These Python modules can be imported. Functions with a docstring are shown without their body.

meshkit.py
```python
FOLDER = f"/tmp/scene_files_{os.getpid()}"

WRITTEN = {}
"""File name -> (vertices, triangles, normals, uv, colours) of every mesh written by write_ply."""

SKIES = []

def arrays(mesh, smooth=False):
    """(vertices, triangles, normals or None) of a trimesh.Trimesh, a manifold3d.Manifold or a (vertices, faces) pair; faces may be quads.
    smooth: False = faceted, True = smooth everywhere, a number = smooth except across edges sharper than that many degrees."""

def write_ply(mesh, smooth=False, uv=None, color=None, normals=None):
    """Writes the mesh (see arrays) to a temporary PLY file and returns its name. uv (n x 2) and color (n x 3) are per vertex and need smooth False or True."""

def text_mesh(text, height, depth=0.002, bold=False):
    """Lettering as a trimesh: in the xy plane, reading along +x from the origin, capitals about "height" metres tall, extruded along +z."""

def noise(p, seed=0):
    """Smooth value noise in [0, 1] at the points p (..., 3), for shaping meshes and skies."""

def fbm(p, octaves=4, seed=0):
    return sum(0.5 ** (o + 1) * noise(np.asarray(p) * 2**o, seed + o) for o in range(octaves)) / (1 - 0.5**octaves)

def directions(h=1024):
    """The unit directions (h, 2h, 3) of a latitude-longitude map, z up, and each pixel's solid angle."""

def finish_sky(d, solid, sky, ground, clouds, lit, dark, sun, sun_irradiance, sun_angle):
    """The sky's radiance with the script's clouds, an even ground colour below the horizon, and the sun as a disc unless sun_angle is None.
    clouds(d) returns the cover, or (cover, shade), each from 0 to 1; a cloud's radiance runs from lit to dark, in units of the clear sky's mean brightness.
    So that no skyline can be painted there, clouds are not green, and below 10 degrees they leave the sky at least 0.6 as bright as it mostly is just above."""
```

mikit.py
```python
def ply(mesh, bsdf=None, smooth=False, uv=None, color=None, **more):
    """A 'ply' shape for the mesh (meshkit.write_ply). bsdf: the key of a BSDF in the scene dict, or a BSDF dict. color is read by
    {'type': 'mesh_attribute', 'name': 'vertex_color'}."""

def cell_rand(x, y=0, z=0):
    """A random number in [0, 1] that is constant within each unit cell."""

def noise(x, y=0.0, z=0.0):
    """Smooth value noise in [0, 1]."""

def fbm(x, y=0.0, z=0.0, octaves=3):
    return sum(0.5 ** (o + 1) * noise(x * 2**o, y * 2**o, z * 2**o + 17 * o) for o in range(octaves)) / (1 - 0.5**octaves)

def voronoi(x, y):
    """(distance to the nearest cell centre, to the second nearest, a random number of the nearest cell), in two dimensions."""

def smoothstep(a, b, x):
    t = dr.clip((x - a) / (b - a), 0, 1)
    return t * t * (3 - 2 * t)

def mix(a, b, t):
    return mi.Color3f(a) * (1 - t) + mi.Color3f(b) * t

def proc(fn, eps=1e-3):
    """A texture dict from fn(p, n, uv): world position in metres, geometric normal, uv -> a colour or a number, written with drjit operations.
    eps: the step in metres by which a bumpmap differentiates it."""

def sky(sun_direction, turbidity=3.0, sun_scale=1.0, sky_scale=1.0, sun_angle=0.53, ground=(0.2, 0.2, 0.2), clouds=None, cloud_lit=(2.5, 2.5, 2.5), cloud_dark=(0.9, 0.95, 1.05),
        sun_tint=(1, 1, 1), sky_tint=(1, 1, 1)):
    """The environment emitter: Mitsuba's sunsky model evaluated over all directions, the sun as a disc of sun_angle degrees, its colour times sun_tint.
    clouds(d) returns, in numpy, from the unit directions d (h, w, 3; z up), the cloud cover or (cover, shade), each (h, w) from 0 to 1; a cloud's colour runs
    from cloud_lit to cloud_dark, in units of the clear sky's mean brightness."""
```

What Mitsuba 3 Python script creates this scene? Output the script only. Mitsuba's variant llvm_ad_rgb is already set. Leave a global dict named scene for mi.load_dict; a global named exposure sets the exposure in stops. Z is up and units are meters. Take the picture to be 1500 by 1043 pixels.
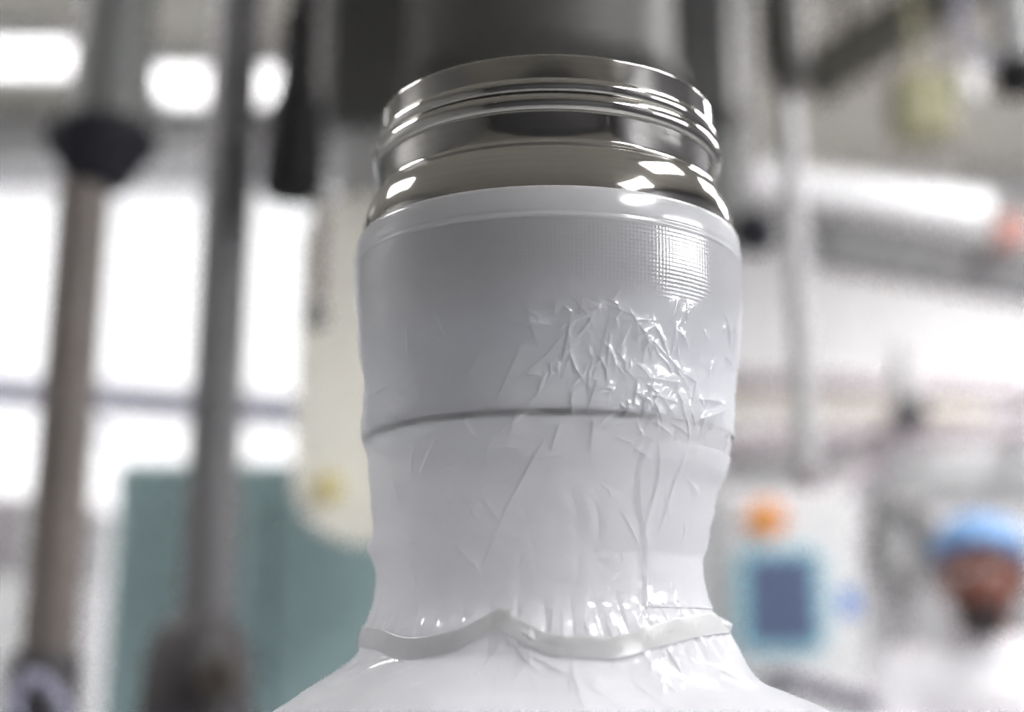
import math, random
import numpy as np
import trimesh
import manifold3d as m3
import drjit as dr
import mitsuba as mi
import mikit
import meshkit
from shapely.geometry import Polygon, box as sbox
from scipy.interpolate import PchipInterpolator

T = mi.ScalarTransform4f
scene, labels = {}, {}
rng = np.random.default_rng(7)

# ------------------------------------------------------------------ camera, sky, exposure
CAM = np.array([0.0, 0.0, 1.45])
PITCH = math.radians(12.5)
FPX = 1850.0
HFOV = math.degrees(2 * math.atan(750 / FPX))
exposure = 1.9
SKY_LEVEL = 40.0
LAMP = 13.0
fwd = np.array([0, math.cos(PITCH), math.sin(PITCH)])
scene['camera'] = {'type': 'thinlens', 'fov': HFOV, 'fov_axis': 'x', 'aperture_radius': 0.0112, 'focus_distance': 0.632,
                   'to_world': T().look_at(origin=CAM.tolist(), target=(CAM + fwd).tolist(), up=[0, 0, 1])}


def overcast(d):
    n = meshkit.fbm(d * 3.0, 3)
    return np.ones(d.shape[:2]), 0.25 * n


scene['sky'] = mikit.sky((0.3, 0.5, 0.8), sun_scale=0.0, sky_scale=1.0, clouds=overcast, ground=(0.45, 0.45, 0.45), sun_angle=None,
                         cloud_lit=(1, 1, 1), cloud_dark=(0.8, 0.82, 0.85))
scene['sky']['scale'] = SKY_LEVEL


def at(px, py, Y):
    """the place at distance Y into the room that was measured at (px, py) of the photograph"""
    d = np.array([px - 750.0, FPX, 521.5 - py])
    w = np.array([d[0], d[1] * math.cos(PITCH) - d[2] * math.sin(PITCH), d[1] * math.sin(PITCH) + d[2] * math.cos(PITCH)])
    return CAM + w * (Y / w[1])


def px(Y):
    """metres that one pixel spans at distance Y"""
    return Y * 1.02 / FPX


# ------------------------------------------------------------------ materials
def rgb(*c):
    return {'type': 'rgb', 'value': [float(x) for x in c]}


def mat(name, color, rough=0.5, metal=0.0, spec=0.5, **kw):
    c = color if isinstance(color, dict) else rgb(*color)
    scene['m_' + name] = {'type': 'twosided', 'bsdf': {'type': 'principled', 'base_color': c, 'roughness': rough, 'metallic': metal, 'specular': spec, **kw}}
    return 'm_' + name


def mottled(a, b, f):
    return mikit.proc(lambda p, n, uv: mikit.mix(a, b, mikit.fbm(p.x * f, p.y * f, p.z * f)))


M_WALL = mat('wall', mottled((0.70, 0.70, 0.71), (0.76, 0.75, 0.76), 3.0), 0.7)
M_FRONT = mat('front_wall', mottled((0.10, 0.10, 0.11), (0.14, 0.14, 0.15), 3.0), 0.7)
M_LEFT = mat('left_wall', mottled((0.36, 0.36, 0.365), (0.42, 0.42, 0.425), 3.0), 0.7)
M_CEIL = mat('ceiling', mottled((0.54, 0.52, 0.47), (0.60, 0.58, 0.52), 2.0), 0.8)
M_FLOOR = mat('floor', mottled((0.42, 0.43, 0.44), (0.52, 0.52, 0.53), 4.0), 0.4)
M_FRAME = mat('frame', (0.72, 0.73, 0.76), 0.5)
M_BROWN = mat('brown_pole', mottled((0.11, 0.095, 0.088), (0.16, 0.14, 0.13), 9.0), 0.5)
M_GREYPOLE = mat('grey_pole', mottled((0.11, 0.11, 0.115), (0.16, 0.16, 0.165), 9.0), 0.45)
M_SLEEVE = mat('grey_sleeve', mottled((0.11, 0.12, 0.115), (0.15, 0.155, 0.15), 7.0), 0.55)
M_DARK = mat('dark', (0.016, 0.016, 0.022), 0.6, spec=0.2)
M_BLACK = mat('black', (0.009, 0.009, 0.010), 0.6, spec=0.15)
M_BASE = mat('base', (0.045, 0.042, 0.045), 0.55)
M_MACHINE = mat('machine', mottled((0.03, 0.031, 0.031), (0.05, 0.05, 0.048), 4.0), 0.5)
M_HOPPER = mat('hopper', mottled((0.045, 0.045, 0.043), (0.065, 0.064, 0.06), 6.0), 0.55, 0.2)
M_TEAL = mat('teal', mottled((0.23, 0.33, 0.34), (0.27, 0.37, 0.385), 2.5), 0.4)
M_CREAM = mat('cream', mottled((0.83, 0.81, 0.72), (0.87, 0.85, 0.77), 3.0), 0.5)
M_YELLOW = mat('yellow', (0.62, 0.55, 0.26), 0.5)
M_LAV = mat('lavender', (0.30, 0.30, 0.40), 0.45)
M_GREY = mat('grey', mottled((0.27, 0.27, 0.27), (0.33, 0.33, 0.33), 5.0), 0.5)
M_RODGREY = mat('rod_grey', (0.20, 0.18, 0.165), 0.5)
M_BEAM = mat('beam_grey', mottled((0.17, 0.17, 0.175), (0.22, 0.22, 0.225), 5.0), 0.5)
M_REEL = mat('reel_grey', (0.20, 0.20, 0.195), 0.5)
M_LGREY = mat('light_grey', mottled((0.46, 0.46, 0.47), (0.54, 0.54, 0.55), 5.0), 0.5)
M_WHITE = mat('white', mottled((0.76, 0.76, 0.77), (0.82, 0.82, 0.83), 5.0), 0.45)
M_OLIVE = mat('olive', (0.035, 0.034, 0.025), 0.6)
M_OLIVEBOX = mat('olive_box', (0.27, 0.265, 0.15), 0.5)
M_MAUVE = mat('mauve', (0.33, 0.29, 0.31), 0.5)
M_CREAMPIPE = mat('cream_pipe', (0.62, 0.58, 0.50), 0.5)
M_ORANGE = mat('orange', (0.70, 0.33, 0.10), 0.4)
M_REDRIM = mat('red_rim', (0.72, 0.30, 0.17), 0.4)
M_RED = mat('red', (0.55, 0.22, 0.17), 0.4)
M_CYAN = mat('cyan', (0.30, 0.58, 0.68), 0.4)
M_SCREEN = mat('screen', (0.11, 0.145, 0.245), 0.25)
M_BLUE = mat('blue', (0.20, 0.36, 0.72), 0.5)
M_SKIN = mat('skin', (0.17, 0.048, 0.028), 0.55)
M_HAND = mat('hand', (0.42, 0.20, 0.15), 0.5)
M_HAIR = mat('beard', (0.015, 0.011, 0.012), 0.6)
M_NET = mat('hairnet', mottled((0.10, 0.23, 0.46), (0.20, 0.38, 0.62), 20.0), 0.7)
M_COAT = mat('coat', (0.82, 0.81, 0.84), 0.8)
M_TROUSER = mat('trousers', (0.75, 0.75, 0.78), 0.8)
M_EYE = mat('eye', (0.8, 0.8, 0.78), 0.2)
M_STEEL = mat('steel', mikit.proc(lambda p, n, uv: mikit.mix((0.40, 0.39, 0.37), (0.46, 0.45, 0.43), mikit.fbm(p.x * 40, p.y * 40, p.z * 600))), 0.07, 1.0)
M_BARREL = 'm_barrel'
M_GASKET = mat('gasket', (0.02, 0.025, 0.027), 0.7)

AXIS = (0.0205, 0.70)


def embossed(p, n, uv):
    a = dr.atan2(p.x - AXIS[0], AXIS[1] - p.y) * 0.108
    return mikit.fbm(a * 350, p.z * 350, 3.0)


def film_clear(p, n, uv):
    # the film is stretched thin and clear over the shoulder and thicker and milkier lower down
    s = mikit.smoothstep(1.552, 1.640, p.z)
    a = dr.atan2(p.x - AXIS[0], AXIS[1] - p.y)
    ring = dr.exp(-dr.square((p.z - 1.5553) / 0.0021)) * (1 - mikit.smoothstep(0.35, 0.6, a))      # pressed against the gasket
    return 0.27 + 0.37 * s + 0.42 * ring * (0.6 + 0.6 * mikit.noise(a * 9, 1.0, 2.0)) + 0.06 * (mikit.fbm(p.x * 30, p.y * 30, p.z * 40) - 0.5)


def barrel_tone(p, n, uv):
    band = mikit.fbm(p.z * 200, p.x * 4, p.y * 4) - 0.5
    return mikit.mix((0.68, 0.715, 0.745), (0.43, 0.43, 0.425), mikit.smoothstep(1.585, 1.640, p.z)) * (1 + 0.16 * band)


scene['m_barrel'] = {'type': 'twosided', 'bsdf': {'type': 'principled', 'base_color': mikit.proc(barrel_tone), 'roughness': 0.5, 'specular': 0.4}}
scene['m_film'] = {'type': 'bumpmap', 'arbitrary': mikit.proc(embossed, 1.5e-4), 'scale': 0.000022,
                   'bsdf': {'type': 'principledthin', 'base_color': rgb(0.905, 0.91, 0.935), 'roughness': 0.11, 'spec_trans': mikit.proc(film_clear), 'diff_trans': 0.62, 'eta': 2.6}}
scene['m_hem'] = {'type': 'principledthin', 'base_color': rgb(0.93, 0.94, 0.96), 'roughness': 0.14, 'spec_trans': 0.42, 'diff_trans': 0.7, 'eta': 2.6}
scene['m_strap'] = {'type': 'principledthin', 'base_color': rgb(0.90, 0.905, 0.905), 'roughness': 0.2, 'spec_trans': 0.45, 'diff_trans': 0.8, 'eta': 1.6}
scene['m_frosted'] = {'type': 'principledthin', 'base_color': rgb(0.16, 0.16, 0.161), 'roughness': 0.5, 'spec_trans': 0.0, 'diff_trans': 1.6, 'eta': 1.5}
scene['m_pane'] = {'type': 'thindielectric', 'int_ior': 1.5}


# ------------------------------------------------------------------ geometry helpers
def numbered(name):
    if not any(k == name or k.startswith(name + '__') for k in scene):
        return name
    i = 1
    while any(k == f'{name}_{i:03d}' or k.startswith(f'{name}_{i:03d}__') for k in scene):
        i += 1
    return f'{name}_{i:03d}'


def obj(name, mesh, m, parent=None, smooth=30, **kw):
    key = numbered(f'{parent}__{name}' if parent else name)
    scene[key] = mikit.ply(mesh, m, smooth=smooth, **kw)
    return key


def tag(key, label, cat, group=None):
    labels[key] = {'label': label, 'category': cat}
    if group:
        labels[key]['group'] = group
    return key


def thing(name, label, cat, group=None):
    key = numbered(name)
    return tag(key, label, cat, group)


def struct(name, mesh, m, parent=None, smooth=30):
    key = obj(name, mesh, m, parent, smooth)
    if not parent:
        labels[key] = {'kind': 'structure', 'label': name.replace('_', ' '), 'category': name.split('_')[0]}
    return key


def cat(*ms):
    return trimesh.util.concatenate(list(ms))


def cbox(c, s, b=0.006, rot=None):
    """chamfered box: centre, full size, chamfer"""
    h = np.array(s, float) / 2
    b = min(b, 0.45 * 2 * h.min())
    pts = [np.array([sx * (h[0] - b * (k != 0)), sy * (h[1] - b * (k != 1)), sz * (h[2] - b * (k != 2))])
           for sx in (-1, 1) for sy in (-1, 1) for sz in (-1, 1) for k in range(3)]
    m = trimesh.convex.convex_hull(np.array(pts))
    if rot is not None:
        m.apply_transform(rot)
    m.apply_translation(c)
    return m


def rotm(deg, axis):
    return trimesh.transformations.rotation_matrix(math.radians(deg), axis)


def lathe(profile, c=(0, 0, 0), n=96):
    """closed or open profile of (r, z) turned about z"""
    p = np.array(profile, float)
    a = np.linspace(0, 2 * np.pi, n, endpoint=False)
    v = np.stack([p[:, None, 0] * np.cos(a), p[:, None, 0] * np.sin(a), p[:, None, 1] + 0 * a], -1).reshape(-1, 3)
    i, j = np.meshgrid(np.arange(len(p) - 1), np.arange(n), indexing='ij')
    k = (j + 1) % n
    q = np.stack([i * n + j, i * n + k, (i + 1) * n + k, (i + 1) * n + j], -1).reshape(-1, 4)
    f = np.vstack([q[:, [0, 1, 2]], q[:, [0, 2, 3]]])
    m = trimesh.Trimesh(v + np.array(c, float), f, process=False)
    return m


def rod(p0, p1, r, n=32, r1=None, ch=0.1):
    """cylinder or cone between two points with small chamfers"""
    p0, p1 = np.array(p0, float), np.array(p1, float)
    L = np.linalg.norm(p1 - p0)
    r1 = r if r1 is None else r1
    b = ch * min(r, r1, L)
    m = lathe([(0, 0), (max(r - b, 1e-5), 0), (r, b), (r1, L - b), (max(r1 - b, 1e-5), L), (0, L)], n=n)
    m.apply_transform(trimesh.geometry.align_vectors([0, 0, 1], (p1 - p0) / L))
    m.apply_translation(p0)
    return m


def tube(pts, r, n=20, closed=False):
    p = np.array(pts, float)
    t = np.roll(p, -1, 0) - np.roll(p, 1, 0) if closed else np.gradient(p, axis=0)
    t /= np.linalg.norm(t, axis=1, keepdims=True)
    up = np.array([0, 0, 1.0]) if abs(t[:, 2]).max() < 0.95 else np.array([0.3, 1.0, 0.1])
    u = np.cross(t, up)
    u /= np.linalg.norm(u, axis=1, keepdims=True)
    w = np.cross(t, u)
    a = np.linspace(0, 2 * np.pi, n, endpoint=False)
    v = p[:, None] + r * (np.cos(a)[None, :, None] * u[:, None] + np.sin(a)[None, :, None] * w[:, None])
    m_ = len(p)
    f = []
    for i in range(m_ if closed else m_ - 1):
        i2 = (i + 1) % m_
        for j in range(n):
            k = (j + 1) % n
            f += [[i * n + j, i * n + k, i2 * n + k], [i * n + j, i2 * n + k, i2 * n + j]]
    v = v.reshape(-1, 3)
    if not closed:
        v = np.vstack([v, p[:1], p[-1:]])
        for j in range(n):
            k = (j + 1) % n
            f += [[m_ * n, j, k][::-1], [m_ * n + 1, (m_ - 1) * n + j, (m_ - 1) * n + k]]
    m = trimesh.Trimesh(v, np.array(f), process=False)
    m.fix_normals()
    return m


def curve(pts, n=60):
    p = np.array(pts, float)
    s = np.r_[0, np.cumsum(np.linalg.norm(np.diff(p, axis=0), axis=1))]
    from scipy.interpolate import CubicSpline
    return CubicSpline(s, p)(np.linspace(0, s[-1], n))


def slab(poly, y0, y1):
    """polygon in (x, z) extruded from y0 to y1"""
    m = trimesh.creation.extrude_polygon(poly, abs(y1 - y0), engine='earcut')
    v = m.vertices.copy()
    m.vertices = np.stack([v[:, 0], min(y0, y1) + v[:, 2], v[:, 1]], -1)
    m.fix_normals()
    return m


# ------------------------------------------------------------------ the room
XL, XR, YB, YF, H = -3.3, 3.1, 5.6, -3.2, 3.6
WL = (-3.0, -0.62, 0.95, 3.57)                 # frosted window in the back wall: x0, x1, z0, z1
WR = (-0.65, 1.05, 2.22, 2.84)                  # clear window in the right wall: y0, y1, z0, z1
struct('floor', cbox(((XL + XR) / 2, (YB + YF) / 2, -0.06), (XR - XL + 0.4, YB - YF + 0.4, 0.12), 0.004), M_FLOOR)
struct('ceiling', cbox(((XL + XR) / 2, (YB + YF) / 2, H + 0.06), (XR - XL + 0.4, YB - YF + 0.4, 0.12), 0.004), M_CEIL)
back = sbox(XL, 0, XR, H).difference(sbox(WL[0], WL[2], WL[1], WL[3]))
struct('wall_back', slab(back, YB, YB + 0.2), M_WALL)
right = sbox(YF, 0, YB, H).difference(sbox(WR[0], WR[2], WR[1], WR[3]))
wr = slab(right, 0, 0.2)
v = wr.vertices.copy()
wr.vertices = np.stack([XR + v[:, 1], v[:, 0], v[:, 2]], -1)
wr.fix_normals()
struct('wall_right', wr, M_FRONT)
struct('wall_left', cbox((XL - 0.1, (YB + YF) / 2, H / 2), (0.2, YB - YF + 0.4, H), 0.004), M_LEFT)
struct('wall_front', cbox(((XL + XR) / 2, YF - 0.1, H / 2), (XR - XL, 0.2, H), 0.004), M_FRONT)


def window_back():
    x0, x1, z0, z1 = WL
    y = YB + 0.06
    m = [cbox(((x0 + x1) / 2, y, z), (x1 - x0, 0.08, 0.06)) for z in (z0 + 0.03, z1 - 0.03)]
    m += [cbox((x, y, (z0 + z1) / 2), (0.06, 0.08, z1 - z0)) for x in (x0 + 0.03, x1 - 0.03)]
    mull = [-1.92, -1.27]
    key = struct('window_1', cat(*m), M_FRAME)
    for x in mull:
        obj('mullion', cbox((x, y, (z0 + z1) / 2), (0.05, 0.08, z1 - z0 - 0.12)), M_FRAME, key)
    xs = [x0 + 0.06, *mull, x1 - 0.06]
    for a, b in zip(xs[:-1], xs[1:]):
        a, b = a + 0.025 * (a in mull), b - 0.025 * (b in mull)
        pane = trimesh.Trimesh([[a, y, z0 + 0.06], [b, y, z0 + 0.06], [b, y, z1 - 0.06], [a, y, z1 - 0.06]], [[0, 1, 2], [0, 2, 3]], process=False)
        obj('pane', pane, 'm_frosted', key, smooth=False)
    labels[key]['label'] = 'wide window with bright frosted panes in the back wall'


def window_right():
    y0, y1, z0, z1 = WR
    x = XR + 0.06
    m = [cbox((x, (y0 + y1) / 2, z), (0.08, y1 - y0, 0.06)) for z in (z0 + 0.03, z1 - 0.03)]
    m += [cbox((x, y, (z0 + z1) / 2), (0.08, 0.06, z1 - z0)) for y in (y0 + 0.03, y1 - 0.03)]
    key = struct('window_2', cat(*m), M_FRAME)
    ym, zm = (y0 + y1) / 2, (z0 + z1) / 2
    obj('mullion', cbox((x, ym, zm), (0.08, 0.05, z1 - z0 - 0.12)), M_FRAME, key)
    for a, b in ((y0 + 0.06, ym - 0.025), (ym + 0.025, y1 - 0.06)):
        pane = trimesh.Trimesh([[x, a, z0 + 0.06], [x, b, z0 + 0.06], [x, b, z1 - 0.06], [x, a, z1 - 0.06]], [[0, 2, 1], [0, 3, 2]], process=False)
        obj('pane', pane, 'm_pane', key, smooth=False)
    labels[key]['label'] = 'clear window in the right wall'


window_back()
window_right()


def ceiling_light(x, y, lx, ly, label, k=1.0, z=H):
    key = thing('ceiling_light', label, 'light', 'ceiling lights')
    fr = cat(cbox((x - lx / 2 - 0.02, y, z - 0.035), (0.04, ly + 0.08, 0.07)), cbox((x + lx / 2 + 0.02, y, z - 0.035), (0.04, ly + 0.08, 0.07)),
             cbox((x, y - ly / 2 - 0.02, z - 0.035), (lx, 0.04, 0.07)), cbox((x, y + ly / 2 + 0.02, z - 0.035), (lx, 0.04, 0.07)))
    obj('frame', fr, M_WHITE, key)
    d = trimesh.Trimesh([[x - lx / 2, y - ly / 2, z - 0.05], [x + lx / 2, y - ly / 2, z - 0.05], [x + lx / 2, y + ly / 2, z - 0.05], [x - lx / 2, y + ly / 2, z - 0.05]],
                        [[0, 2, 1], [0, 3, 2]], process=False)
    c = LAMP * k
    obj('diffuser', d, M_WHITE, key, smooth=False, emitter={'type': 'area', 'radiance': rgb(c, c * 0.985, c * 0.98)})


ceiling_light(-1.95, 4.33, 0.7, 0.28, 'short white ceiling light over the left edge of the room', 0.045)
ceiling_light(-1.13, 4.57, 0.52, 0.34, 'white ceiling light between the two tall grey columns', 0.045)
ceiling_light(1.75, 0.9, 0.5, 1.2, 'long white ceiling light near the right wall', 0.5)
ceiling_light(-2.3, 2.0, 0.5, 1.2, 'long white ceiling light near the left wall', 0.75)
ceiling_light(2.45, -1.0, 0.6, 1.2, 'long white ceiling light at the dark end of the room', 1.1)
ceiling_light(2.2, 2.9, 0.5, 1.0, 'white ceiling light above the person')
ceiling_light(2.5, 4.0, 0.5, 1.0, 'white ceiling light in the far right corner', 0.7)

# ------------------------------------------------------------------ the steel neck
AX, AY = AXIS
C0 = (AX, AY, 0)
neck = thing('steel_canister_neck', 'polished stainless steel canister neck with two ridges on top of the plastic liner', 'canister')


def outer(pts, n=6):
    """dense smooth profile through (r, z) given from top to bottom"""
    p = np.array(pts, float)
    s = np.r_[0, np.cumsum(np.hypot(*np.diff(p, axis=0).T))]
    t = np.linspace(0, s[-1], len(p) * n)
    return np.stack([PchipInterpolator(s, p[:, 0])(t), PchipInterpolator(s, p[:, 1])(t)], -1)


def bead(zc, h, r0, dr_, n=18):
    a = np.linspace(0, np.pi, n)
    return [(r0 + dr_ * math.sin(t) ** 0.8, zc + h * math.cos(t)) for t in a]


rim = [(0.0955, 1.7315), (0.0955, 1.7425), (0.0958, 1.7434), (0.0964, 1.7436), (0.0968, 1.7432), (0.0969, 1.7425), (0.0969, 1.7300)]
obj('rim', lathe(rim[::1], C0, 360), M_STEEL, neck, smooth=40)
b1 = bead(1.7262, 0.0042, 0.0969, 0.0027)
b2 = bead(1.7166, 0.0050, 0.0971, 0.0040)
obj('ridge', lathe([(0.0955, 1.7304), (0.0969, 1.7304), *b1, (0.0955, 1.7220)], C0, 360), M_STEEL, neck, smooth=40)
obj('ridge', lathe([(0.0955, 1.7220), (0.0971, 1.7218), *b2, (0.0955, 1.7114)], C0, 360), M_STEEL, neck, smooth=40)
body = outer([(0.0973, 1.7118), (0.0972, 1.7080), (0.0971, 1.7020), (0.0972, 1.6972), (0.0980, 1.6950), (0.0998, 1.6925), (0.1030, 1.6862), (0.1055, 1.6780),
              (0.1068, 1.6700), (0.1072, 1.6640)], 8)
inner = [(0.1040, 1.6640), (0.1000, 1.6862), (0.0955, 1.6980), (0.0955, 1.7118)]
obj('shoulder', lathe([*body, *inner], C0, 360), M_STEEL, neck, smooth=40)
sleeve_p = outer([(0.1072, 1.6638), (0.1077, 1.6560), (0.1078, 1.6500), (0.1077, 1.6330), (0.1062, 1.6180), (0.1050, 1.6080), (0.1034, 1.5960), (0.1012, 1.5840), (0.1004, 1.5700), (0.1002, 1.5570)], 6)
labels[obj('lower_sleeve', lathe([*sleeve_p, (0.0980, 1.5570), (0.1020, 1.6178), (0.1040, 1.6638)], C0, 240), M_BARREL, neck, smooth=40)] = {'label': 'grey barrel seen through the film, bluish towards its lower end'}
a = np.linspace(0, 2 * np.pi, 16)
labels[obj('gasket', lathe([(0.1000 + 0.0019 * math.cos(t), 1.5553 + 0.0019 * math.sin(t)) for t in a], C0, 240), M_GASKET, neck)] = {'label': 'dark gasket line at the lower edge'}

# ------------------------------------------------------------------ the plastic liner
ZL = [1.7000, 1.6765, 1.6670, 1.6464, 1.6337, 1.6247, 1.6115, 1.6048, 1.5868, 1.5703, 1.5607, 1.5438, 1.5162, 1.5056, 1.4900, 1.4771, 1.4602, 1.4499, 1.4440, 1.4248, 1.4124, 1.395, 1.36, 1.30]
RL = [0.0990, 0.1073, 0.1093, 0.1106, 0.1098, 0.1086, 0.1076, 0.1068, 0.1040, 0.1035, 0.1043, 0.0998, 0.0973, 0.0962, 0.0954, 0.0946, 0.0970, 0.1010, 0.1012, 0.1239, 0.1418, 0.170, 0.200, 0.205]
ZR = [1.7000, 1.6843, 1.6754, 1.6524, 1.6321, 1.6142, 1.5996, 1.5855, 1.5617, 1.5505, 1.5350, 1.5251, 1.5162, 1.4981, 1.4886, 1.4660, 1.4600, 1.4540, 1.4439, 1.4369, 1.4259, 1.4209, 1.4129, 1.395, 1.36, 1.30]
RR = [0.0985, 0.1040, 0.1068, 0.1092, 0.1092, 0.1080, 0.1066, 0.1043, 0.1026, 0.1008, 0.0966, 0.0914, 0.0890, 0.0843, 0.0818, 0.0845, 0.0872, 0.0918, 0.0990, 0.1022, 0.1109, 0.1228, 0.1423, 0.172, 0.200, 0.205]
fL = PchipInterpolator(ZL[::-1], RL[::-1])
fR = PchipInterpolator(ZR[::-1], RR[::-1])
steel_r = PchipInterpolator([1.5530, 1.5550, 1.5570, 1.5840, 1.5960, 1.6080, 1.6180, 1.6330, 1.6500, 1.6700], [0.08, 0.1020, 0.1020, 0.1016, 0.1038, 0.1054, 0.1066, 0.1081, 0.1082, 0.1072])

# creases measured on the film: (angle from the front, height) polylines in radians and metres, with height, width in millimetres
CREASES = []


def crease(pts, h, w, R=0.104):
    """pts were measured in the photograph; kept here as angle and height on a cylinder of radius R"""
    h = 0.78 * h
    q = []
    for X, Yp in pts:
        d = at(X, Yp, 1.0) - CAM
        d /= math.hypot(d[0], d[1])
        ox, oy = AX, AY
        bq = d[0] * ox + d[1] * oy
        disc = R * R - (ox * ox + oy * oy - bq * bq)
        t = bq - math.sqrt(max(disc, 0.0))
        hx, hy = d[0] * t - ox, d[1] * t - oy
        q.append((math.atan2(hx, -hy), CAM[2] + d[2] * t))
    CREASES.append((np.array(q), h / 1000, w / 1000))


for pts in ([(895, 455), (880, 520), (866, 565)], [(965, 487), (955, 522)], [(922, 458), (945, 490), (960, 535)], [(852, 458), (800, 520), (742, 565)], [(770, 450), (785, 500)],
            [(990, 470), (985, 530)], [(905, 530), (936, 556)], [(945, 490), (1012, 556)], [(640, 462), (656, 500)], [(618, 480), (652, 502)], [(596, 480), (592, 522)],
            [(762, 505), (728, 578)], [(832, 470), (836, 520), (820, 560)], [(812, 560), (770, 590)], [(700, 520), (672, 560)], [(905, 470), (960, 470)], [(880, 545), (862, 600)]):
    crease(pts, 0.9, 1.5, 0.1065)
for pts in ([(935, 553), (928, 600)], [(930, 552), (1004, 562)], [(930, 600), (980, 606)], [(945, 560), (985, 600)], [(960, 550), (948, 590), (975, 612)], [(990, 560), (1010, 612)],
            [(925, 575), (1000, 590)], [(1000, 545), (1022, 560), (1016, 600)]):
    crease(pts, 1.5, 1.6, 0.105)
for pts in ([(1022, 584), (1064, 593)], [(1066, 598), (1026, 614)]):
    crease(pts, 2.6, 2.4, 0.104)
for pts in ([(900, 640), (932, 650)], [(930, 655), (956, 672)], [(800, 640), (775, 680), (735, 745), (690, 840)], [(785, 672), (832, 664)], [(700, 725), (722, 758)], [(608, 690), (640, 720), (662, 765)],
            [(705, 656), (762, 656)], [(570, 690), (576, 735)], [(922, 745), (958, 795)], [(1018, 700), (1042, 724)], [(655, 795), (694, 840)], [(640, 640), (610, 700)], [(820, 620), (806, 660)],
            [(868, 610), (866, 660)], [(760, 600), (745, 640)], [(1005, 660), (990, 780)], [(965, 650), (975, 700), (960, 800)]):
    crease(pts, 1.2, 1.8, 0.100)
for pts in ([(655, 982), (588, 1032)], [(682, 990), (655, 1043)], [(775, 966), (742, 1012)], [(775, 960), (832, 988)], [(858, 1000), (905, 1043)], [(880, 1005), (935, 1043)], [(1030, 960), (1085, 992), (1115, 1006)],
            [(715, 905), (760, 960), (790, 985)], [(725, 905), (800, 950)], [(970, 980), (990, 1040)], [(620, 960), (560, 1010)], [(840, 980), (850, 1043)], [(1000, 950), (1010, 990)], [(560, 960), (480, 1020)]):
    crease(pts, 2.2, 2.4, 0.112)
for X in range(742, 1060, 17):
    crease([(X, 902 + 14 * math.sin(X)), (X + 6 * math.sin(3 * X), 950)], 0.9, 1.3, 0.100)
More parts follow.
